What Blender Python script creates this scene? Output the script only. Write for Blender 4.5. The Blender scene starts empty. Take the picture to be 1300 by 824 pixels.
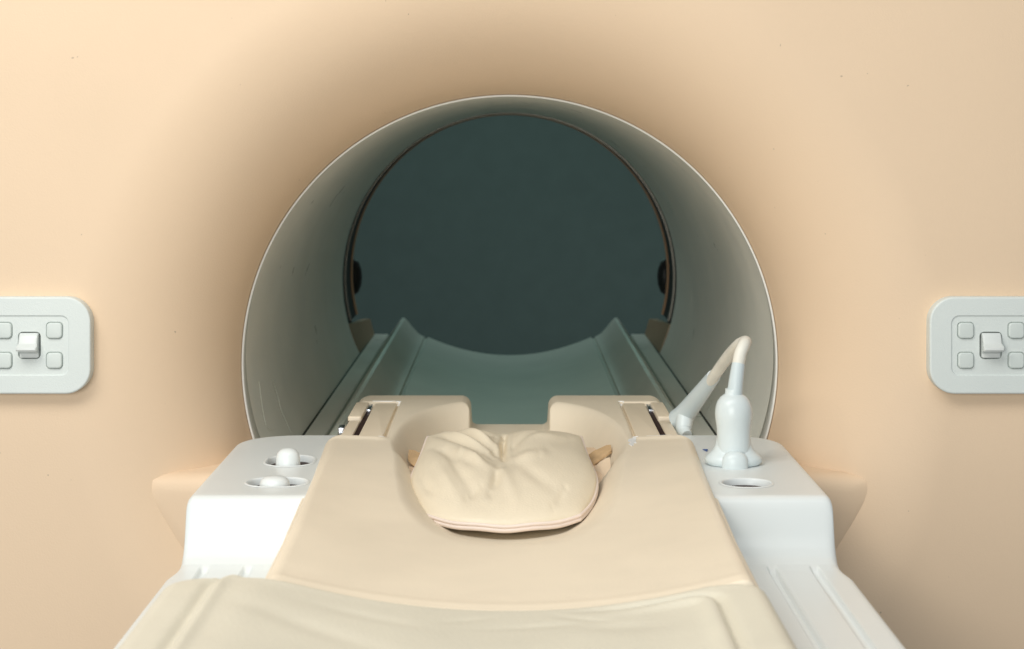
import bpy, bmesh, math, random
import numpy as np
from mathutils import Vector
random.seed(4); rng = np.random.default_rng(7)
sc = bpy.context.scene; C = sc.collection
PI = math.pi
H = 0.249                       # camera height above the bore axis (z = 0)

# ------------------------------------------------------------------ materials
def mat(name, col, rough=0.4, spec=0.5, mottle=0.03, mscale=6, bump=0.0, bscale=400, metal=0, coat=0, specks=0, wear=0.0, sss=0):
    m = bpy.data.materials.new(name); m.use_nodes = True
    nt = m.node_tree; b = nt.nodes['Principled BSDF']
    b.inputs['Roughness'].default_value = rough
    b.inputs['Specular IOR Level'].default_value = spec
    b.inputs['Metallic'].default_value = metal
    b.inputs['Coat Weight'].default_value = coat
    b.inputs['Coat Roughness'].default_value = .25
    if sss:
        b.inputs['Subsurface Weight'].default_value = sss
        b.inputs['Subsurface Radius'].default_value = (.012, .006, .003)
        b.inputs['Subsurface Scale'].default_value = 1
    tc = nt.nodes.new('ShaderNodeTexCoord')
    n = nt.nodes.new('ShaderNodeTexNoise'); n.inputs['Scale'].default_value = mscale; n.inputs['Detail'].default_value = 5
    nt.links.new(tc.outputs['Object'], n.inputs['Vector'])
    r = nt.nodes.new('ShaderNodeValToRGB')
    c = np.array(col)
    r.color_ramp.elements[0].position = .35; r.color_ramp.elements[1].position = .65
    r.color_ramp.elements[0].color = (*(c * (1 - mottle)), 1)
    r.color_ramp.elements[1].color = (*np.minimum(c * (1 + mottle), 1), 1)
    nt.links.new(n.outputs['Fac'], r.inputs['Fac'])
    out = r.outputs['Color']
    if specks:
        v = nt.nodes.new('ShaderNodeTexNoise'); v.inputs['Scale'].default_value = specks; v.inputs['Detail'].default_value = 1
        nt.links.new(tc.outputs['Object'], v.inputs['Vector'])
        k = nt.nodes.new('ShaderNodeValToRGB'); k.color_ramp.elements[0].position = .815; k.color_ramp.elements[1].position = .84
        nt.links.new(v.outputs['Fac'], k.inputs['Fac'])
        mx = nt.nodes.new('ShaderNodeMix'); mx.data_type = 'RGBA'
        nt.links.new(k.outputs['Color'], mx.inputs['Factor']); nt.links.new(out, mx.inputs['A'])
        mx.inputs['B'].default_value = (*(c * .70), 1); out = mx.outputs['Result']
    nt.links.new(out, b.inputs['Base Color'])
    # uneven polish
    rr = nt.nodes.new('ShaderNodeMapRange'); rr.inputs['To Min'].default_value = max(rough - .06 - wear, .03); rr.inputs['To Max'].default_value = rough + .06 + wear
    n2 = nt.nodes.new('ShaderNodeTexNoise'); n2.inputs['Scale'].default_value = 14; n2.inputs['Detail'].default_value = 8
    nt.links.new(tc.outputs['Object'], n2.inputs['Vector'])
    nt.links.new(n2.outputs['Fac'], rr.inputs['Value']); nt.links.new(rr.outputs['Result'], b.inputs['Roughness'])
    if bump:
        nb = nt.nodes.new('ShaderNodeTexNoise'); nb.inputs['Scale'].default_value = bscale; nb.inputs['Detail'].default_value = 3
        nt.links.new(tc.outputs['Object'], nb.inputs['Vector'])
        bp = nt.nodes.new('ShaderNodeBump'); bp.inputs['Strength'].default_value = bump; bp.inputs['Distance'].default_value = .0006
        nt.links.new(nb.outputs['Fac'], bp.inputs['Height']); nt.links.new(bp.outputs['Normal'], b.inputs['Normal'])
    return m

M = dict(
    cover=mat('cover_paint', (.785, .60, .425), .50, .16, .02, 3, .25, 500, specks=150),
    liner=mat('liner_plastic', (.88, .87, .80), .34, .5, .04, 5, .2, 300, wear=.10),
    rim=mat('rim_white', (.78, .79, .76), .4),
    white=mat('table_white', (.76, .80, .80), .33, .5, .012, 9),
    panel=mat('panel_plastic', (.70, .745, .72), .45, .4, .015, 12, .4, 900),
    button=mat('button_plastic', (.65, .70, .67), .45, .4, .02),
    toggle=mat('toggle_plastic', (.70, .73, .71), .35, .5, .02),
    shell=mat('shell_foam', (.87, .77, .615), .42, .4, .03, 12, .25, 350, sss=.0),
    plate=mat('latch_plate', (.83, .72, .56), .45, .4, .03),
    vinyl=mat('mattress_vinyl', (.695, .66, .55), .5, .4, .04, 9, .5, 260),
    pillow=mat('pillow_vinyl', (.82, .73, .57), .42, .4, .03, 18, .6, 420),
    piping=mat('piping', (.84, .73, .66), .5, .4, .04),
    velcro=mat('strap_tan', (.56, .39, .22), .8, .2, .15, 60, .8, 700),
    cloth=mat('cloth_liner', (.78, .62, .45), .7, .2, .08, 30),
    black=mat('black_gap', (.006, .007, .006), .5, .3),
    slot=mat('slot_dark', (.03, .012, .012), .6, .3),
    steel=mat('steel', (.20, .19, .16), .35, .5, metal=.9),
    chrome=mat('chrome', (.75, .8, .9), .15, .5, metal=1),
    brown=mat('brown_edge', (.50, .27, .14), .5, .3),
    tan=mat('end_block_tan', (.36, .26, .17), .6, .3, .05),
    bridge=mat('bridge_plastic', (.60, .64, .57), .4, .45, .04, 8, .2, 300),
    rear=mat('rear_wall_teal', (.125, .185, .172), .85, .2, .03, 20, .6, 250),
    plug=mat('plug_plastic', (.68, .75, .76), .32, .5, .02, 20),
    relief=mat('strain_relief', (.60, .68, .70), .4, .4, .02, 30),
    cable=mat('cable_cream', (.78, .765, .69), .45, .4, .04, 40),
    blue=mat('blue_mark', (.05, .12, .35), .5),
    chip=mat('worn_edge', (.85, .86, .86), .4),
    scratch=mat('scratch_line', (.72, .74, .66), .5),
)

# ------------------------------------------------------------------ helpers
def link(name, me, m, parent=None, smooth=True):
    o = bpy.data.objects.new(name, me); C.objects.link(o)
    if m: me.materials.append(M[m] if isinstance(m, str) else m)
    if smooth:
        for p in me.polygons: p.use_smooth = True
    if parent: o.parent = parent
    return o
def tag(o, label, cat=None, group=None, kind=None):
    if label: o['label'] = label
    if cat: o['category'] = cat
    if group: o['group'] = group
    if kind: o['kind'] = kind
    return o
def empty(name, loc=(0, 0, 0)):
    o = bpy.data.objects.new(name, None); C.objects.link(o); o.location = loc; o.empty_display_size = .05
    return o
def local(o, root):            # objects are built in world coordinates: shift them under their root
    o.parent = root
    r = root
    off = Vector((0, 0, 0))
    while r: off += Vector(r.location); r = r.parent
    o.data.transform(__import__('mathutils').Matrix.Translation(-off))
    return o
def grid_mesh(name, P, closed_u=False, closed_v=False):
    nu, nv = P.shape[:2]
    me = bpy.data.meshes.new(name)
    v = P.reshape(-1, 3)
    iu = np.arange(nu if closed_u else nu - 1); iv = np.arange(nv if closed_v else nv - 1)
    A, B = np.meshgrid(iu, iv, indexing='ij'); A = A.ravel(); B = B.ravel()
    A2 = (A + 1) % nu; B2 = (B + 1) % nv
    f = np.stack([A * nv + B, A2 * nv + B, A2 * nv + B2, A * nv + B2], 1)
    me.from_pydata(v.tolist(), [], f.tolist()); me.update()
    return me
def skirt(P, zb):
    """adds a rounded-over grid's vertical sides down to zb (extra rows and columns)"""
    def drop(a): a = a.copy(); a[..., 2] = zb; return a
    Q = np.concatenate([drop(P[:1]), P, drop(P[-1:])], 0)
    return np.concatenate([drop(Q[:, :1]), Q, drop(Q[:, -1:])], 1)
def sm(a, b, x):
    t = np.clip((x - a) / (b - a), 0, 1); return t * t * (3 - 2 * t)
def rrect(w, h, r, n=8):
    pts = []
    for cx, cy, a0 in ((w/2-r, h/2-r, 0), (-w/2+r, h/2-r, 90), (-w/2+r, -h/2+r, 180), (w/2-r, -h/2+r, 270)):
        for k in range(n + 1):
            a = math.radians(a0 + 90 * k / n); pts.append((cx + r*math.cos(a), cy + r*math.sin(a)))
    return pts
def loft(name, rings, m, parent, cap=(True, True), smooth=True, autos=40):
    bm = bmesh.new(); R = [[bm.verts.new(p) for p in ring] for ring in rings]
    n = len(R[0])
    for a, b in zip(R, R[1:]):
        for i in range(n): bm.faces.new((a[i], a[(i+1) % n], b[(i+1) % n], b[i]))
    if cap[0]: bm.faces.new(R[0][::-1])
    if cap[1]: bm.faces.new(R[-1])
    bmesh.ops.recalc_face_normals(bm, faces=bm.faces)
    me = bpy.data.meshes.new(name); bm.to_mesh(me); bm.free()
    o = link(name, me, m, None, smooth)
    if smooth: me.set_sharp_from_angle(angle=math.radians(autos))
    return local(o, parent) if parent else o
def panel_loft(name, cx, cz, yf, w, h, r, t, bev, m, parent, n=8):
    """rounded slab facing -Y: front at yf, thickness t, rounded front edge"""
    rings = []
    for y, ins in [(yf + t, 0)] + [(yf + bev * (1 - math.sin(a)), bev * (1 - math.cos(a))) for a in [0, .4, .8, 1.2, PI/2]]:
        rings.append([(cx + x, y, cz + z) for x, z in rrect(w - 2*ins, h - 2*ins, max(r - ins, .0005), n)])
    return loft(name, rings, m, parent)
def slab_loft(name, cx, cy, zt, w, d, r, t, bev, m, parent, n=6, crown=0):
    rings = []
    for z, ins in [(zt - t, 0)] + [(zt - bev * (1 - math.sin(a)), bev * (1 - math.cos(a))) for a in [0, .4, .8, 1.2, PI/2]]:
        rings.append([(cx + x, cy + y, z) for x, y in rrect(w - 2*ins, d - 2*ins, max(r - ins, .0005), n)])
    return loft(name, rings, m, parent)
def tube(name, pts, rad, m, parent, n=20, sub=8, cap=True, closed=False):
    """Catmull-Rom tube through pts with per-point radius"""
    P = [Vector(p) for p in pts]; N = len(P)
    if not hasattr(rad, '__len__'): rad = [rad] * N
    path, rr = [], []
    segs = N if closed else N - 1
    for i in range(segs):
        g = (lambda k: P[k % N]) if closed else (lambda k: P[min(max(k, 0), N-1)])
        p0, p1, p2, p3 = g(i-1), g(i), g(i+1), g(i+2)
        for k in range(sub):
            t = k / sub
            path.append(.5 * ((2*p1) + (p2-p0)*t + (2*p0-5*p1+4*p2-p3)*t*t + (3*p1-p0-3*p2+p3)*t**3))
            rr.append(rad[i] + (rad[(i+1) % N] - rad[i]) * t)
    if not closed: path.append(P[-1]); rr.append(rad[-1])
    rings = []; up = Vector((0.13, .2, 1)).normalized(); L = len(path)
    for i, p in enumerate(path):
        a = path[(i-1) % L] if (closed or i > 0) else p; b = path[(i+1) % L] if (closed or i < L-1) else p
        T = (b - a).normalized()
        u = up - T * up.dot(T)
        if u.length < 1e-4: u = T.orthogonal()
        u.normalize(); up = u; w = T.cross(u)
        rings.append([p + (u*math.cos(t)+w*math.sin(t))*rr[i] for t in [2*PI*k/n for k in range(n)]])
    if closed: rings.append(rings[0])
    return loft(name, rings, m, parent, (cap and not closed, cap and not closed), True, 60)
def lathe(name, prof, c, m, parent, n=40, axis='Z', sx=1, sy=1):
    rings = []
    for r, z in prof:
        rings.append([(c[0] + sx*r*math.cos(2*PI*k/n), c[1] + sy*r*math.sin(2*PI*k/n), c[2] + z) for k in range(n)])
    return loft(name, rings, m, parent, (True, True), True, 50)

# ================================================================== SCANNER
scanner = empty('mri_scanner', (0, 1.97, -.95))
tag(scanner, 'beige scanner housing with round tunnel opening and dark far end', 'medical scanner')
RB = .2985; YO = 1.968; YL = 2.0; YE = 3.19
# front cover: bell mouth flowing into the broad flat face
r = np.concatenate([[.2995, .2995, .3000], .3003 + .2182*np.linspace(0, 1, 70)**1.6, np.linspace(.54, 1.5, 30)])
def cov_y(r):
    t = np.clip((r - .3003) / .155, 0, 1)
    return 1.836 + .184 * (1 - np.sqrt(1 - (1 - t)**2 * .985)) * (1 - .25*t*(1-t)) + .004*(1-sm(.45, .8, r))
yy = cov_y(r); yy[0] = 2.05; yy[1] = 2.002; yy[2] = 1.9995
th = np.linspace(0, 2*PI, 257)[:-1]
RR, TT = np.meshgrid(r, th, indexing='ij'); YY = np.repeat(yy[:, None], len(th), 1)
P = np.stack([RR*np.cos(TT), YY, RR*np.sin(TT)], -1)
P[..., 2] = np.maximum(P[..., 2], -.95)
cv = local(link('front_cover', grid_mesh('front_cover', P, closed_v=True), 'cover'), scanner)
# white lip between the cover and the liner
prof = [(.3003, 2.02), (.3001, 1.998), (.2997, 1.9962), (.2985, 1.9958), (.2977, 1.9965), (.2975, 1.9985), (.2975, 0), (.2992, 0)]
P = np.array([[(rr*math.cos(t), y if y else 2.002 + .040*float(sm(.12, -.20, .3*math.sin(t))), rr*math.sin(t)) for t in th] for rr, y in prof])
local(link('opening_rim', grid_mesh('opening_rim', P, closed_v=True), 'rim'), scanner)
# liner tube
ys = np.linspace(2.001, YE, 40)
P = np.array([[(RB*math.cos(t), y, RB*math.sin(t)) for t in th] for y in ys])
liner = local(link('bore_liner', grid_mesh('bore_liner', P, closed_v=True), 'liner'), scanner)
# rings at the far mouth of the tunnel (only above the rails)
a0 = math.asin(-.079/.3); arc = np.linspace(a0, PI - a0, 150)
def band(name, m, y0, y1, r0, r1):
    pr = [(r0+.004, y0), (r0, y0), (r1, y1), (r1+.006, y1)]
    P = np.array([[(q*math.cos(t), y, q*math.sin(t)) for t in arc] for q, y in pr])
    return local(link(name, grid_mesh(name, P), m, smooth=False), scanner)
band('seam_gap', 'black', YE, 3.235, .3000, .2995)
band('seam_trim', 'steel', 3.235, 3.256, .2965, .2975)
band('seam_gap', 'black', 3.256, 3.345, .2990, .2980)
band('end_edge', 'brown', 3.345, 3.372, .2965, .2965)
# outside of the far tunnel
P = np.array([[(.312*math.cos(t), y, .312*math.sin(t)) for t in th] for y in (2.06, 3.37)])
local(link('tunnel_shell', grid_mesh('tunnel_shell', P, closed_v=True), 'black'), scanner)
for s in (-1, 1):
    lathe('end_knob', [(.001, -.034), (.018, -.029), (.030, -.015), (.034, 0), (.030, .015), (.018, .029), (.001, .034)], (s*.296, 3.41, -.012), 'black', scanner, sx=.42, sy=.5)
    # tan blocks that end the rails
    loft('rail_end_block', [[(s*x, 3.192, z) for x, z in ((.2925, -.080), (.2865, -.080), (.2675, -.1325), (.274, -.1345))],
                            [(s*x, 3.49, z) for x, z in ((.2880, -.100), (.2725, -.100), (.2640, -.1300), (.274, -.1345))]], 'tan', scanner)
# rails and trough inside the tunnel
prof = [(-.2685, -.134), (-.2665, -.1315), (-.2375, -.1315), (-.2360, -.134), (-.2360, -.143), (-.2305, -.143), (-.2305, -.1275),
        (-.228, -.122), (-.222, -.114), (-.214, -.102), (-.209, -.0975), (-.204, -.099), (-.196, -.108), (-.188, -.118), (-.180, -.127), (-.172, -.1325), (-.167, -.1345), (-.1655, -.1385), (-.161, -.1385), (-.1595, -.1355)]
for k in range(1, 20):
    x = -.1595 + .319 * k / 40; prof.append((x, -.1355 - .0355 * (1 - (x/.1595)**2)))
prof.append((0, -.171)); prof += [(-x, z) for x, z in prof[-2::-1]]
prof = np.array(prof)
ys = np.concatenate([np.linspace(1.99, 3.49, 30), [3.497, 3.50]])
P = np.array([[(x, y, z - (.0 if y < 3.492 else (.001 if y < 3.499 else .004))) for x, z in prof] for y in ys])
P = np.concatenate([P, np.array([[(x, 3.50, -.24) for x, z in prof]])])
br = local(link('bore_bridge', grid_mesh('bore_bridge', P), 'bridge'), scanner); br.data.set_sharp_from_angle(angle=math.radians(28))
for s in (-1, 1):   # dark gap beside each rail
    P = np.array([[(s*x, y, z) for x, z in ((.2680, -.1312), (.2645, -.1310))] for y in (2.0, 3.49)])
    local(link('rail', grid_mesh('rail', np.array([[(s*x, y, z) for x, z in ((.2645, -.1335), (.2640, -.1305), (.2385, -.1305), (.2372, -.1318), (.2370, -.1365))] for y in (2.0, 3.495)])), 'liner', smooth=False), scanner)
    local(link('rail_gap', grid_mesh('rail_gap', P), 'black'), scanner)
    P = np.array([[(s*x, y, z) for x, z in ((.2358, -.1380), (.2307, -.1380))] for y in (2.0, 3.499)])
    local(link('rail_gap', grid_mesh('rail_gap', P), 'black'), scanner)
# scratches on the liner wall
def scratch(pts, w=.00032):
    L = []; 
    for px, py in pts:
        dx, dy = (px - 647), (py - 178)
        # point on cylinder r=.2995 along the ray
        A = (dx/2267)**2 + (dy/2267)**2; B = -2*H*dy/2267; Cc = H*H - .2982**2
        Y = (-B + math.sqrt(B*B - 4*A*Cc)) / (2*A)
        L.append(Vector((dx*Y/2267, Y, H - dy*Y/2267)))
    return tube('scratch', L, w, 'scratch', scanner, n=6, sub=4)
scratch([(329, 485), (331, 502), (334, 522), (338, 540), (343, 546), (347, 548)])
scratch([(346, 482), (352, 500), (357, 520), (363, 534), (370, 550)])
# docking ledge below the opening
def ledge():
    rings = []
    prof = [(2.02, 1.0), (1.872, 1.0), (1.864, .992), (1.858, .975), (1.8555, .95), (1.8545, .93)]
    # outline in XZ: top edge flat, sides tapering down
    out = []
    top, bot = -.0985, -.42; wt, wb = .392, .255; r0 = .014
    for k in range(9):
        a = math.radians(90 * k / 8); out.append((wt - r0 + r0*math.sin(a) , top - r0 + r0*math.cos(a)))
    out.append((.3875, -.123)); out.append((.358, -.172)); out.append((.330, -.22)); out.append((.30, -.30)); out.append((wb, bot))
    full = [(-x, z) for x, z in out] [::-1] + out
    cx, cz = 0, -.25
    for y, k in prof:
        d = {1.0: 0, .992: .0035, .975: .010, .95: .019, .93: .030}[k]
        rings.append([(x - math.copysign(min(d, abs(x)), x), y + max(0, top - z)*.07, z - (d*.6 if z > -.2 else -d*.2)) for x, z in full])
    return loft('docking_ledge', rings, 'cover', scanner, (True, True), True, 50)
ledge()

# control panels
def control_panel(cx):
    cz, yf = .0390, 1.826
    p = panel_loft('control_panel', cx, cz, yf, .1255, .0992, .0258, .022, .0018, 'panel', None, 10)
    # sunk field: boolean with a shallow rounded box
    cut = panel_loft('cutter', cx, cz, yf - .02, .081, .061, .008, .0213, .0, 'panel', None, 6)
    b = p.modifiers.new('b', 'BOOLEAN'); b.object = cut; b.operation = 'DIFFERENCE'; b.solver = 'EXACT'
    well = panel_loft('cutter', cx, cz, yf - .02, .0228, .0275, .0045, .032, .0, 'panel', None, 5)
    b = p.modifiers.new('b2', 'BOOLEAN'); b.object = well; b.operation = 'DIFFERENCE'; b.solver = 'EXACT'
    cuts = [well]
    for sx in (-1, 1):
        for sz in (-1, 1):
            q = panel_loft('cutter', cx + sx*.0258, cz + sz*.0153, yf - .02, .0172, .0172, .0042, .0235, .0, 'panel', None, 5)
            b = p.modifiers.new('c', 'BOOLEAN'); b.object = q; b.operation = 'DIFFERENCE'; b.solver = 'EXACT'; cuts.append(q)
    bv = p.modifiers.new('bv', 'BEVEL'); bv.width = .0006; bv.segments = 2; bv.limit_method = 'ANGLE'; bv.angle_limit = math.radians(40)
    dg = bpy.context.evaluated_depsgraph_get()
    me = bpy.data.meshes.new_from_object(p.evaluated_get(dg)); p.modifiers.clear(); p.data = me
    for f in me.polygons: f.use_smooth = True
    me.set_sharp_from_angle(angle=math.radians(35))
    for f in me.polygons:
        if abs(f.normal.y) > .9995: f.use_smooth = False
    for c in [cut] + cuts: bpy.data.objects.remove(c)
    local(p, scanner)
    for sx in (-1, 1):
        for sz in (1, -1):
            q = panel_loft('button', cx + sx*.0258, cz + sz*.0153, yf - .0012, .0158, .0158, .0038, .010, .0014, 'button', None, 5)
            q.parent = p; q.data.transform(__import__('mathutils').Matrix.Translation(-scanner.location))
    # toggle: rocker with a thick tongue
    w = .0096
    pr = [(yf+.006, .0150), (yf-.001, .0148), (yf-.003, .0125), (yf-.0045, .009), (yf-.0065, .003), (yf-.0100, .0005), (yf-.0125, -.0010), (yf-.0130, -.0035), (yf-.0120, -.0055), (yf-.0055, -.0062), (yf-.001, -.0095), (yf-.0005, -.0145), (yf+.006, -.0150)]
    rings = []
    for x, ins in ((-w, .0012), (-w+.0008, .0003), (-w+.002, 0), (w-.002, 0), (w-.0008, .0003), (w, .0012)):
        fl = 1
        rings.append([(cx + x * (1.08 if y < yf-.0065 else 1), y + ins, cz + z * .86 * (1 - ins*40)) for y, z in pr])
    t = loft('toggle', rings, 'toggle', None, autos=32)
    t.parent = p; t.data.transform(__import__('mathutils').Matrix.Translation(-scanner.location))
    wl = panel_loft('toggle_well', cx, cz, yf + .0118, .0226, .0272, .005, .001, .0002, 'slot', None, 5)
    wl.parent = p; wl.data.transform(__import__('mathutils').Matrix.Translation(-scanner.location))
    return p
control_panel(-.4915); control_panel(.4925)

# ================================================================== REAR WALL
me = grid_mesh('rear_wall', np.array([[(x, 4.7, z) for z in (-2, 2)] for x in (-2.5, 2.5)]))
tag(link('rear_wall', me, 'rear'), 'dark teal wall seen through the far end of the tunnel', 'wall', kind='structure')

# ================================================================== TABLE
table = empty('patient_table', (0, 1.0, -.30))
tag(table, 'white patient table base with raised socket shoulders and long grooves', 'table')
ZT, ZL, XO = -.075, -.131, .294
SOCK = [(-.2215, 1.803, .048, .064, 'rear'), (-.2200, 1.690, .058, .048, 'front'), (.2225, 1.803, .050, .062, 'rear'), (.2235, 1.686, .048, .046, 'front')]
# profile along Y: low deck, concave riser, raised shoulder
prof = [(.35, ZL)] + [(.35 + .1*k, ZL) for k in range(1, 12)] + [(1.54, ZL), (1.575, ZL+.0005), (1.590, ZL+.002), (1.600, ZL+.006), (1.608, ZL+.013), (1.614, ZL+.022), (1.6185, ZL+.034), (1.622, ZT-.010), (1.6235, ZT-.0055), (1.6265, ZT-.002), (1.631, ZT-.0003), (1.640, ZT), (1.70, ZT), (1.80, ZT), (1.88, ZT), (1.96, ZT)]
yarr = [p[0] for p in prof]; zarr = [p[1] for p in prof]
def shoulder(s):
    # plan: x from .165 to XO, rounded outer edge, rounded back corner
    ys_ = list(np.linspace(.35, 1.54, 24)) + list(np.linspace(1.55, 1.65, 50)) + list(np.linspace(1.652, 1.96, 190))
    rows = []
    for y in ys_:
        z = float(np.interp(y, yarr, zarr))
        rc = .055; xo = XO + .006 * max(0, min(1, (1.60 - y) / .05)) ** 1.5
        e = y - (1.96 - rc)
        if e > 0: xo -= (rc - math.sqrt(max(rc*rc - e*e, 0))) 
        row = []
        xs = [.0, .10, .16] + list(np.linspace(.166, XO - .0095, 130))
        sc_ = (xo - .0085) / (XO - .0085); xs = [x if x < .166 else .166 + (x - .166) * (xo - .0085 - .166) / (XO - .0085 - .166) for x in xs]
        rr = .008
        for x in xs: 
            zz = z
            if x < .172: zz = min(z, ZL) 
            row.append([x, y, zz])
        for k in range(1, 8):
            a = math.radians(90*k/7); row.append([xo - rr + rr*math.sin(a), y, z - rr + rr*math.cos(a)])
        row.append([xo - .002, y, z - .03]); row.append([xo - .006, y, ZL - .05]); row.append([xo - .03, y, ZL - .13])
        rows.append(row)
    P = np.array(rows)
    # grooves
    for gx in (.2325, .2705):
        w = .0042
        d = np.abs(P[..., 0] - gx); m = (1 - sm(w*.45, w*1.15, d)) * (1 - sm(1.578, 1.590, P[..., 1])) * (P[..., 2] > ZL - .004)
        P[..., 2] -= .0045 * m
    for cx, cy, w, d, _ in SOCK:
        if cx * s > 0:
            R_ = min(w, d)*.48
            qx = np.clip(np.abs(P[..., 0] - abs(cx)) - (w/2 - R_), 0, None); qy = np.clip(np.abs(P[..., 1] - cy) - (d/2 - R_), 0, None)
            dd_ = np.sqrt(qx*qx + qy*qy) - R_
            P[..., 2] -= .020 * (dd_ < -.0006) * (P[..., 2] > ZT - .002)
    # rear rounding
    back = P[-1:].copy(); back[..., 1] += .002; back[..., 2] -= .004; b2 = back.copy(); b2[..., 2] = np.minimum(b2[..., 2], ZL - .06); b2[...,1] += .002
    P = np.concatenate([P, back, b2])
    P[..., 0] *= s
    return P
parts = [grid_mesh('t', shoulder(s)) for s in (-1, 1)]
bm = bmesh.new()
for q in parts: bm.from_mesh(q)
bmesh.ops.recalc_face_normals(bm, faces=bm.faces)
me = bpy.data.meshes.new('table_base'); bm.to_mesh(me); bm.free()
base = link('table_base', me, 'white')
# make normals point up
if sum(p.normal.z * p.area for p in me.polygons) < 0: me.flip_normals()
me.set_sharp_from_angle(angle=math.radians(50))
# socket recesses cut into the shoulders: columns of faces removed and a lined cup set in
local(base, table)
for cx, cy, w, d, kind in SOCK:
    # cup: rounded lip and sunken floor
    R = min(w, d)*.48
    rings = []
    for z, ins in ((ZT+.0002, -.0020), (ZT+.0010, -.0010), (ZT+.0010, .0004), (ZT-.0005, .0016), (ZT-.0060, .0020), (ZT-.0062, .003)):
        rings.append([(cx+x, cy+y, z) for x, y in rrect(w-2*ins, d-2*ins, R-ins, 12)])
    cup = loft('socket', rings, 'white', table, (False, True), True, 60)
    # dark contact slot in the floor
    so = slab_loft('socket_slot', cx, cy, ZT-.0057, w*.90, d*.93, R*.9, .002, .0004, 'slot', None)
    so.parent = cup; so.data.transform(__import__('mathutils').Matrix.Translation(-table.location))
# caps in the two left sockets
lathe('socket_cap', [(.013, -.014), (.0122, .002), (.0118, .007), (.0107, .0110), (.0084, .0140), (.0048, .0158), (.001, .0163)], (-.2215, 1.785, ZT), 'white', table, sx=1, sy=1)
w = lathe('socket_cap', [(.0145, -.014), (.0145, -.003), (.0140, .001), (.0122, .0045), (.0085, .0067), (.001, .0075)], (-.2215, 1.684, ZT), 'white', table)
w['label'] = 'lower round cap in the front left socket'

# blue arrow mark beside the plug
lo = [[(.2015, 1.868, ZT+.0006), (.2075, 1.868, ZT+.0006), (.2050, 1.855, ZT+.0006)], [(.2015, 1.868, ZT+.0009), (.2075, 1.868, ZT+.0009), (.2050, 1.855, ZT+.0009)]]
loft('arrow_mark', lo, 'blue', table, smooth=False)

# ================================================================== HEAD REST SHELL
YS0, YS1 = 1.20, 2.215
hs = empty('head_coil_base', (0, 1.7, -.13))
tag(hs, 'cream moulded head support with notched raised back, lying on white table', 'head support')
def half_w(y):
    w = np.interp(y, [1.20, 1.45, 1.70, 1.88], [.1775, .181, .1885, .1955])
    w = w - sm(1.886, 1.905, y) * .0095
    r0 = .022; e = np.clip(y - (YS1 - r0), 0, r0)
    return w - (r0 - np.sqrt(np.maximum(r0*r0 - e*e, 0)))
def shell_z(x, y):
    ax = np.abs(x)
    conc = 1 - sm(1.50, 1.90, y)
    z = -.066 - .0245 * np.clip(1 - (ax/.178)**2, 0, 1) * (conc*.85 + .15*(1 - sm(1.9, 2.0, y)))
    z = np.where(y < 1.9, z, z)
    # head cavity
    n = 2.6
    a = np.interp(y, [1.4, 1.7, 1.80, 1.88, 2.2], [.106, .107, .112, .121, .124])
    dy = y - 1.83
    b = np.where(dy < 0, .325, .325)
    q = ((ax/a)**n + (np.abs(dy)/b)**n) ** (1/n)
    d = (1 - q) * a
    wid = np.where(dy < 0, np.interp(ax, [0, .06, .12], [.050, .046, .034]), .026)
    c = sm(0, 1, (d + .006) / wid)
    fl = -.1205 + .02 * (ax/.12)**2
    zc = z * (1 - c) + fl * c
    # notch through the raised back
    rb_, rt_, xw = .008, .012, .0475
    fb = rb_ - np.sqrt(np.maximum(rb_**2 - np.clip(ax - xw + rb_, 0, rb_)**2, 0))
    ft = rt_ - np.sqrt(np.maximum(rt_**2 - np.clip(xw + rt_ - ax, 0, rt_)**2, 0))
    zt_ = np.where(ax < xw, -.1015 + fb, np.where(ax < xw + rt_, -.066 - ft, 1.0))
    zt_ = np.where(y > 1.99, zt_, 1.0)
    zn = np.minimum(zc, zt_)
    # latch beds
    lb = sm(.131, .1335, ax) * sm(1.9045, 1.907, y) * (1 - sm(2.150, 2.153, y))
    zn = zn - .0055 * lb
    # shoulder edge just in front of the beds
    zn = zn + .0022 * np.exp(-((y - 1.895)/.008)**2) * sm(.125, .14, ax)
    # raised lip at the front seam
    zn = zn + .0006 * np.exp(-((y - 1.303)/.007)**2)
    zn = zn - .030 * (1 - sm(1.276, 1.289, y))
    return zn
ys = np.linspace(YS0, YS1, 520); s = np.linspace(-1, 1, 331)
s = np.sign(s) * (1 - (1 - np.abs(s))**1.15)
Yg, Sg = np.meshgrid(ys, s, indexing='ij'); Wg = half_w(Yg); Xg = Sg * Wg
Z = shell_z(Xg, Yg)
d = np.minimum(np.minimum(Wg - np.abs(Xg), YS1 - Yg), .5)
ro = .0120; dd = np.clip(ro - d, 0, ro); Z = Z - (ro - np.sqrt(np.maximum(ro*ro - dd*dd, 0)))
P = skirt(np.stack([Xg, Yg, Z], -1), -.1285)
sh = local(link('shell', grid_mesh('shell', P), 'shell'), hs)
sh.data.set_sharp_from_angle(angle=math.radians(75))
# thin flange along the bottom side edges
for sgn in (-1, 1):
    yl = np.linspace(1.20, 1.885, 30)
    pts = [(sgn * (float(half_w(np.array(y))) + .0012), float(y), -.0795) for y in yl]
    tube('side_flange', pts, .0026, 'shell', hs, n=8, sub=2)
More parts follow.
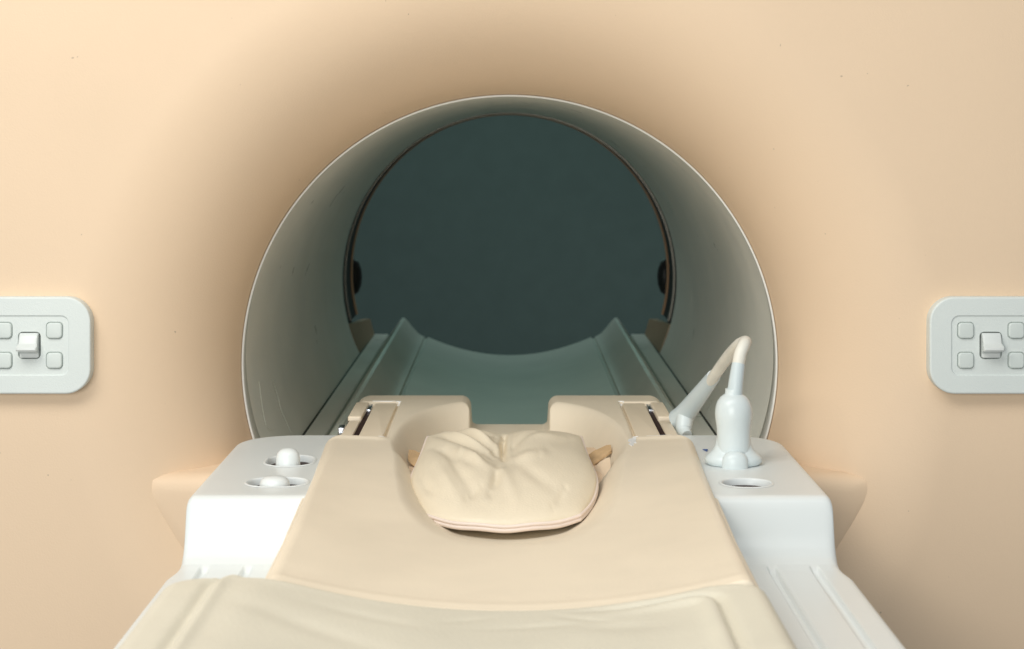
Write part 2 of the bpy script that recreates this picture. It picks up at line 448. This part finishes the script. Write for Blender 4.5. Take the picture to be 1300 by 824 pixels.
# latches
for sgn in (-1, 1):
    zt = -.0672
    slab_loft('latch_plate', sgn*.1485, 2.028, zt, .0265, .238, .0025, .006, .001, 'plate', hs)
    slab_loft('latch_plate', sgn*.1750, 1.963, zt - .0004, .0125, .108, .002, .006, .001, 'plate', hs)
    up = slab_loft('latch_button', sgn*.1762, 2.085, zt + .0022, .0155, .112, .003, .008, .0015, 'plate', hs)
    slab_loft('latch_slot', sgn*.1662, 2.022, -.0700, .0055, .215, .001, .002, .0004, 'slot', hs)
    slab_loft('latch_pin', sgn*.1662, 2.118, -.0672, .0058, .042, .001, .004, .0008, 'chrome', hs)
    slab_loft('latch_gap', sgn*.1765, 2.0235, -.0694, .013, .008, .001, .002, .0004, 'slot', hs)
slab_loft('latch_bracket', -.1862, 1.985, -.0690, .007, .022, .0015, .012, .001, 'chrome', hs)
# worn white chips at the right shoulder
for (x, y, a, b) in ((.1300, 1.880, .004, .018), (.1275, 1.862, .0026, .010), (.150, 1.9045, .006, .0016), (.1345, 1.900, .003, .004), (-.1340, 2.152, .0028, .0022), (.1345, 2.152, .003, .002), (-.150, 2.1545, .012, .0012), (.160, 1.904, .010, .0012), (-.137, 1.9035, .003, .002)):
    z = float(shell_z(np.array(x), np.array(y)))
    k = [(x + a*math.cos(t)*(1+.35*math.sin(3*t+x*90)), y + b*math.sin(t)*(1+.3*math.cos(2*t+y*50))) for t in [2*PI*i/18 for i in range(18)]]
    rings = [[(u, v, float(shell_z(np.array(u), np.array(v))) + e) for u, v in k] for e in (-.001, .0005)]
    loft('worn_chip', rings, 'chip', hs, smooth=False)

# ================================================================== PILLOW
pil = empty('head_pillow', (0, 1.79, -.11))
tag(pil, 'wrinkled cream vinyl pillow with centre tuck in the hollow of the head support', 'pillow')
N = 170
sv = np.linspace(-1, 1, N); S, T = np.meshgrid(sv, sv, indexing='ij')      # T -1 front .. +1 back
kk = np.where(T < 0, .62 + .35*(-T), .62 - .25*T)
ks = .35 + .55 * sm(.3, -1, T) if False else np.where(T < 0, .98, .98 - .5*sm(0, 1, T))
def outline(S, T):
    k = np.where(T < 0, .66, .66 - .50*sm(0, 1, T))
    X = S * ((1-k) + k*np.sqrt(1 - T*T/2))
    V = T * ((1-k) + k*np.sqrt(1 - S*S/2))
    kx = np.where(T < 0, 1.0, 1.0)
    return X, V
U, V = outline(S, T)
norm = .80*np.sqrt(.5) + .2
X = U * .955 * (.0900 + .007*np.exp(-((V + .15)/.7)**2)) - .0058
# pillow lies tilted: front edge low and near, back edge high and far
Yp = 1.789 + V * .142
zb = -.0875 + V * .0185 - .004*(V > 2)
edge = np.clip((1 - np.abs(S)**2.6), 0, 1)**.5 * np.clip((1 - np.abs(T)**2.6), 0, 1)**.5
lobes = 1 - .62*np.exp(-((X + .006)/.016)**2) * sm(-.5, .5, V)
puff = .0195 * edge * lobes * (1 + .12*np.abs(U)) * (1 - .12*sm(-.2, -1, V))
# wrinkles: (x0,y0,x1,y1,depth,width) given along the pillow in picture-like u,v units
def seg(px, py): return ((px - 643)/118, (606 - py)/61)
WR = [((573,549),(634,592),.0030,5.5),((585,546),(640,583),-.0016,4),((556,558),(626,600),.0028,5),((566,552),(624,590),-.0020,4),
      ((550,580),(600,612),.0014,6),((570,592),(604,642),.0016,6),((590,596),(637,622),-.0030,6),((628,646),(636,618),.0022,5.5),((643,620),(656,650),-.0010,7),
      ((643,556),(643,600),.0034,3.2),((650,556),(651,600),-.0012,4),((636,560),(636,598),-.0008,4),((610,600),(634,622),.0016,5.5),
      ((652,606),(690,600),-.0016,7),((660,612),(700,640),.0012,7),((690,556),(656,580),.0014,6),((742,560),(700,592),.0010,9),
      ((537,600),(545,632),.0012,5),((548,628),(560,642),.0014,4),((600,650),(615,640),.0010,4),((700,655),(716,640),.0012,4),((740,640),(755,615),.0010,5),((560,610),(590,650),-.0010,6),((676,570),(720,566),-.0010,6),((610,556),(630,560),.0012,4)]
px = (X + .0058) / 0.0955 * 118; py = V * 61     # picture-like metric
wr = np.zeros_like(X)
for (a, b, dep, wd) in WR:
    ax_, ay_ = a[0]-643, 606-a[1]; bx_, by_ = b[0]-643, 606-b[1]
    vx, vy = bx_-ax_, by_-ay_; L2 = vx*vx+vy*vy
    t = np.clip(((px-ax_)*vx + (py-ay_)*vy)/L2, 0, 1)
    bow = 1.5*np.sin(t*PI)
    dx = px-(ax_+t*vx) - bow*vy/math.sqrt(L2); dy_ = py-(ay_+t*vy) + bow*vx/math.sqrt(L2)
    dist = np.sqrt(dx*dx + dy_*dy_)
    wr -= dep * np.exp(-(dist/wd)**2) * np.sin(np.clip(t, .12, .88)*PI)**.7
fine = .0003*np.sin(px*.06+py*.09+1.5*np.sin(py*.05)) * sm(20, -40, px)
top = zb + puff + (wr*2.0 + fine) * np.clip(edge*1.6, 0, 1)
# the border itself ripples a little
rip = .0009*np.sin(S*9+1.3)*np.sin(T*7)
top += rip*(1-edge)
bot = zb - .010*edge - .001 
tp = np.stack([X, Yp, top], -1); bt = np.stack([X, Yp, bot], -1)
bm = bmesh.new()
for q, fl in ((tp, False), (bt, True)):
    m_ = grid_mesh('q', q)
    if fl: m_.flip_normals()
    bm.from_mesh(m_)
bmesh.ops.remove_doubles(bm, verts=bm.verts, dist=.00005)
# bridge the border
be = [e for e in bm.edges if e.is_boundary]
try: bmesh.ops.bridge_loops(bm, edges=be)
except Exception as ex: print('bridge', ex)
bmesh.ops.recalc_face_normals(bm, faces=bm.faces)
me = bpy.data.meshes.new('cushion'); bm.to_mesh(me); bm.free()
local(link('cushion', me, 'pillow'), pil)
# piping round the border
ring = [tuple(tp[i, 0]) for i in range(0, N, 6)] + [tuple(tp[N-1, j]) for j in range(0, N, 6)] + [tuple(tp[i, N-1]) for i in range(N-1, 0, -6)] + [tuple(tp[0, j]) for j in range(N-1, 5, -6)]
tube('piping', [(x*1.001, y, z-.0010) for x, y, z in ring], .0017, 'piping', pil, n=10, sub=3, closed=True)
# second stitched seam just under the front border
ring2 = [(x*.995, y*1.0+.0008, z-.0046) for x, y, z in ring]
tube('lower_seam', ring2, .0024, 'piping', pil, n=10, sub=3, closed=True)

# straps at each side of the pillow (they come out of the head support)
def strap(name, pts, w, t, m, root):
    # ribbon: centre line pts, width vector w
    rings = []
    for p, ww in zip(pts, w):
        p = Vector(p); ww = Vector(ww); n = Vector((0, .35, 1)).normalized() * t
        rings.append([p - ww - n, p + ww - n, p + ww*1.03, p + ww + n, p - ww + n, p - ww*1.03])
    return loft(name, rings, m, root, autos=60)
strap('velcro_strap', [(.080, 1.915, -.101), (.090, 1.920, -.0930), (.098, 1.925, -.0895), (.105, 1.930, -.0865), (.110, 1.933, -.0850)],
      [(.0, .008, .0060), (.001, .012, .0045), (.001, .012, .0036), (0, .010, .0028), (0, .007, .0018)], .0014, 'velcro', hs)
strap('velcro_strap', [(-.080, 1.895, -.104), (-.093, 1.902, -.0950), (-.103, 1.908, -.0900), (-.1085, 1.912, -.0880)],
      [(.0, .008, .0060), (.001, .010, .0055), (.001, .010, .0046), (0, .008, .003)], .0014, 'velcro', hs)
strap('cloth_tab', [(.084, 1.86, -.114), (.093, 1.865, -.104), (.101, 1.87, -.098), (.106, 1.875, -.094)],
      [(.002, .02, .014), (.002, .02, .012), (.001, .02, .009), (0, .016, .006)], .0014, 'cloth', hs)
strap('cloth_tab', [(-.084, 1.84, -.114), (-.093, 1.85, -.106), (-.100, 1.86, -.100)],
      [(.002, .02, .012), (.002, .02, .010), (.001, .016, .007)], .0014, 'cloth', hs)

# ================================================================== MATTRESS
mt = empty('mattress', (0, .9, -.13))
tag(mt, 'grey-cream vinyl mattress at the near edge, overhanging the left of the white table', 'mattress')
ys = np.concatenate([np.linspace(.40, 1.0, 60), np.linspace(1.003, 1.2915, 200)]); 
xs = np.linspace(-.2485, .1835, 330)
Yg, Xg = np.meshgrid(ys, xs, indexing='ij')
ax = np.abs(Xg)
Xs = Xg + .035 * 0
def mz(x, y):
    a = np.abs(x)
    z = -.0665 - .0245*np.clip(.5*((1 - (a/.178)**2) + np.sqrt((1 - (a/.178)**2)**2 + .015)), 0, 1) + .0020
    return z
Z = mz(Xg, Yg)
# piped creases with a bulging centre panel
Z -= .0030*np.exp(-((Xg + .2125)/.0045)**2) * (1 - 0)
Z += .0022*np.exp(-((Xg + .2055)/.005)**2) 
ysoft = 1 - sm(1.262, 1.285, Yg)
# centre panel outline (rounded corner at the back right)
gx = .1485 - .004*(1.27-Yg)
q = (np.clip((Xg - (gx - .025))/.025, 0, 3)**2.4 + np.clip((Yg - 1.243)/.030, 0, 3)**2.4)**(1/2.4)
Z -= .0042*np.exp(-((q - 1)/.16)**2) * np.clip(sm(.03, .13, Xg), 0, 1)
Z += .0030*np.exp(-((q - .62)/.28)**2) * sm(.05, .14, Xg)
# soft dents and slack wrinkles
def dent(cx, cy, sx, sy, a, dep):
    u = (Xg-cx)*math.cos(a)+(Yg-cy)*math.sin(a); v = -(Xg-cx)*math.sin(a)+(Yg-cy)*math.cos(a)
    return -.65*dep*np.exp(-(u/sx)**2-(v/sy)**2)
for (cx, cy, sx, sy, a, dep) in ((-.13, 1.19, .06, .014, -.5, .0022), (-.10, 1.24, .04, .009, -.2, .0012), (.02, 1.24, .035, .006, .15, .0012), (.075, 1.225, .030, .010, -.4, .0014), (.05, 1.255, .02, .005, -.6, .0012), (-.19, 1.15, .02, .05, .2, .0010), (-.03, 1.255, .02, .005, .5, .001), (0, 1.16, .08, .02, .1, .001)):
    Z += dent(cx, cy, sx, sy, a, dep)
ro = .014
d = np.minimum(np.minimum(Xg - xs[0], xs[-1] - Xg), (1.2915 - Yg)*1.3)
# rounded corners in plan
for cxx, sg in ((xs[0], 1), (xs[-1], -1)):
    rc = .03; u = np.clip(rc - sg*(Xg-cxx), 0, None); v = np.clip(rc - (1.2915 - Yg), 0, None)
    dc = rc - np.sqrt(u*u+v*v); d = np.where((u > 0) & (v > 0), np.minimum(d, np.clip(dc, 0, None)), d)
dd = np.clip(ro - d, 0, ro); Z -= (ro - np.sqrt(np.maximum(ro*ro - dd*dd, 0))) * np.where(np.abs(Xg) < .17, .6, 1)
# pull the corner vertices in so the plan outline really is rounded
X2 = Xg.copy()
rc = .028; v = np.clip(Yg - (1.2915 - rc), 0, rc); pull = rc - np.sqrt(rc*rc - v*v)
mid = (xs[0] + xs[-1]) / 2; hw = (xs[-1]-xs[0])/2
X2 = mid + (Xg - mid) * (hw - pull) / hw
P = skirt(np.stack([X2, Yg, Z], -1), -.1295)
local(link('pad', grid_mesh('pad', P), 'vinyl'), mt).data.set_sharp_from_angle(angle=math.radians(80))

# ================================================================== PLUG AND CABLE
pc = empty('coil_plug', (.2235, 1.79, ZT))
tag(pc, 'white domed plug with looped cream cable standing in the rear right socket', 'cable plug')
bx, by = .2235, 1.782
# body: slightly waisted rounded cylinder with dome
lathe('plug_body', [(.0165, -.008), (.0168, .004), (.0166, .018), (.0166, .032), (.0172, .040), (.0182, .046), (.0186, .052), (.0180, .058), (.0162, .0635), (.0130, .0680), (.0100, .0700), (.0086, .0712), (.0084, .0760)], (bx, by, ZT), 'plug', pc, sx=1.0, sy=.9)
# flared foot
lathe('plug_foot', [(.0262, .0005), (.0285, .0030), (.0290, .0055), (.0276, .0085), (.0245, .0112), (.0205, .0150), (.0180, .0200), (.0168, .0270)], (bx, by+.002, ZT), 'plug', pc, sy=.72)
# thumb pad in front of the body
lathe('plug_thumb_pad', [(.0128, -.010), (.0130, .005), (.0122, .0100), (.0095, .0140), (.0052, .0162), (.001, .0167)], (bx-.0008, by-.017, ZT), 'plug', pc, sy=.7)
# strain relief, cable loop, far strain relief
def W(px, py, Y): return ((px-647)*Y/2267, Y, H-(py-178)*Y/2267)
sr = [W(932, 512, by), W(933.5, 492, by), W(936, 472, by+.003), W(937.5, 462, by+.005)]
tube('strain_relief', sr, [.0082, .0076, .0070, .0066], 'relief', pc)
tube('cable', [W(937, 464, by+.005), W(940, 449, by+.008), W(945, 437, by+.015), W(946, 434, by+.03), W(938, 438, by+.05), W(926, 451, by+.085), W(914, 467, by+.12), W(902, 484, by+.15)], [.0064, .0063, .0062, .0062, .0062, .0062, .0061, .0060], 'cable', pc, n=24)
tube('strain_relief', [W(906, 478, by+.145), W(893, 495, by+.17), W(880, 512, by+.195), W(870, 525, by+.21), W(862, 533, by+.22)], [.0075, .0090, .0105, .0120, .0130], 'relief', pc)
tube('plug_collar', [W(871, 521, by+.208), W(868, 545, by+.20), W(872, 553, by+.19)], [.010, .0090, .006], 'plug', pc)

# ================================================================== CAMERA, LIGHT
cd = bpy.data.cameras.new('camera'); cam = bpy.data.objects.new('camera', cd); C.objects.link(cam); sc.camera = cam
cam.location = (0, 0, H); cam.rotation_euler = (PI/2, 0, 0)
cd.sensor_width = 36; cd.lens = 36*2267/1300
cd.shift_x = (650-647)/1300
cd.shift_y = -(412-178)/1300
cd.clip_start = .05; cd.clip_end = 100
cd.dof.use_dof = True; cd.dof.focus_distance = 1.86; cd.dof.aperture_fstop = 10.5

w = bpy.data.worlds.new('World'); sc.world = w; w.use_nodes = True
bg = w.node_tree.nodes['Background']; bg.inputs['Color'].default_value = (.92, .97, 1, 1); bg.inputs['Strength'].default_value = .24
def area(name, loc, target, sx, sy, e, col):
    l = bpy.data.lights.new(name, 'AREA'); l.shape = 'RECTANGLE'; l.size = sx; l.size_y = sy; l.energy = e; l.color = col
    o = bpy.data.objects.new(name, l); C.objects.link(o); o.location = loc
    o.rotation_euler = (Vector(target)-Vector(loc)).to_track_quat('-Z', 'Y').to_euler()
    return o
area('ceiling_light', (-.95, .60, 1.40), (-.1, 1.8, -.10), .8, .8, 17, (1, .97, .90))
area('ceiling_light', (-.15, .55, 1.75), (.0, 1.8, -.1), 1.2, .8, 13, (.95, .99, 1))
area('room_light', (-.8, -1.5, .50), (0, 2, 0), 1.6, 1.2, 47, (1, 1, .96))
area('rear_room_light', (.0, 4.4, .75), (0, 3.4, -.15), .5, .3, 2.0, (.55, 1, .90))

sc.render.engine = 'CYCLES'
sc.view_settings.view_transform = 'Standard'; sc.view_settings.look = 'None'; sc.view_settings.exposure = 0; sc.view_settings.gamma = 1
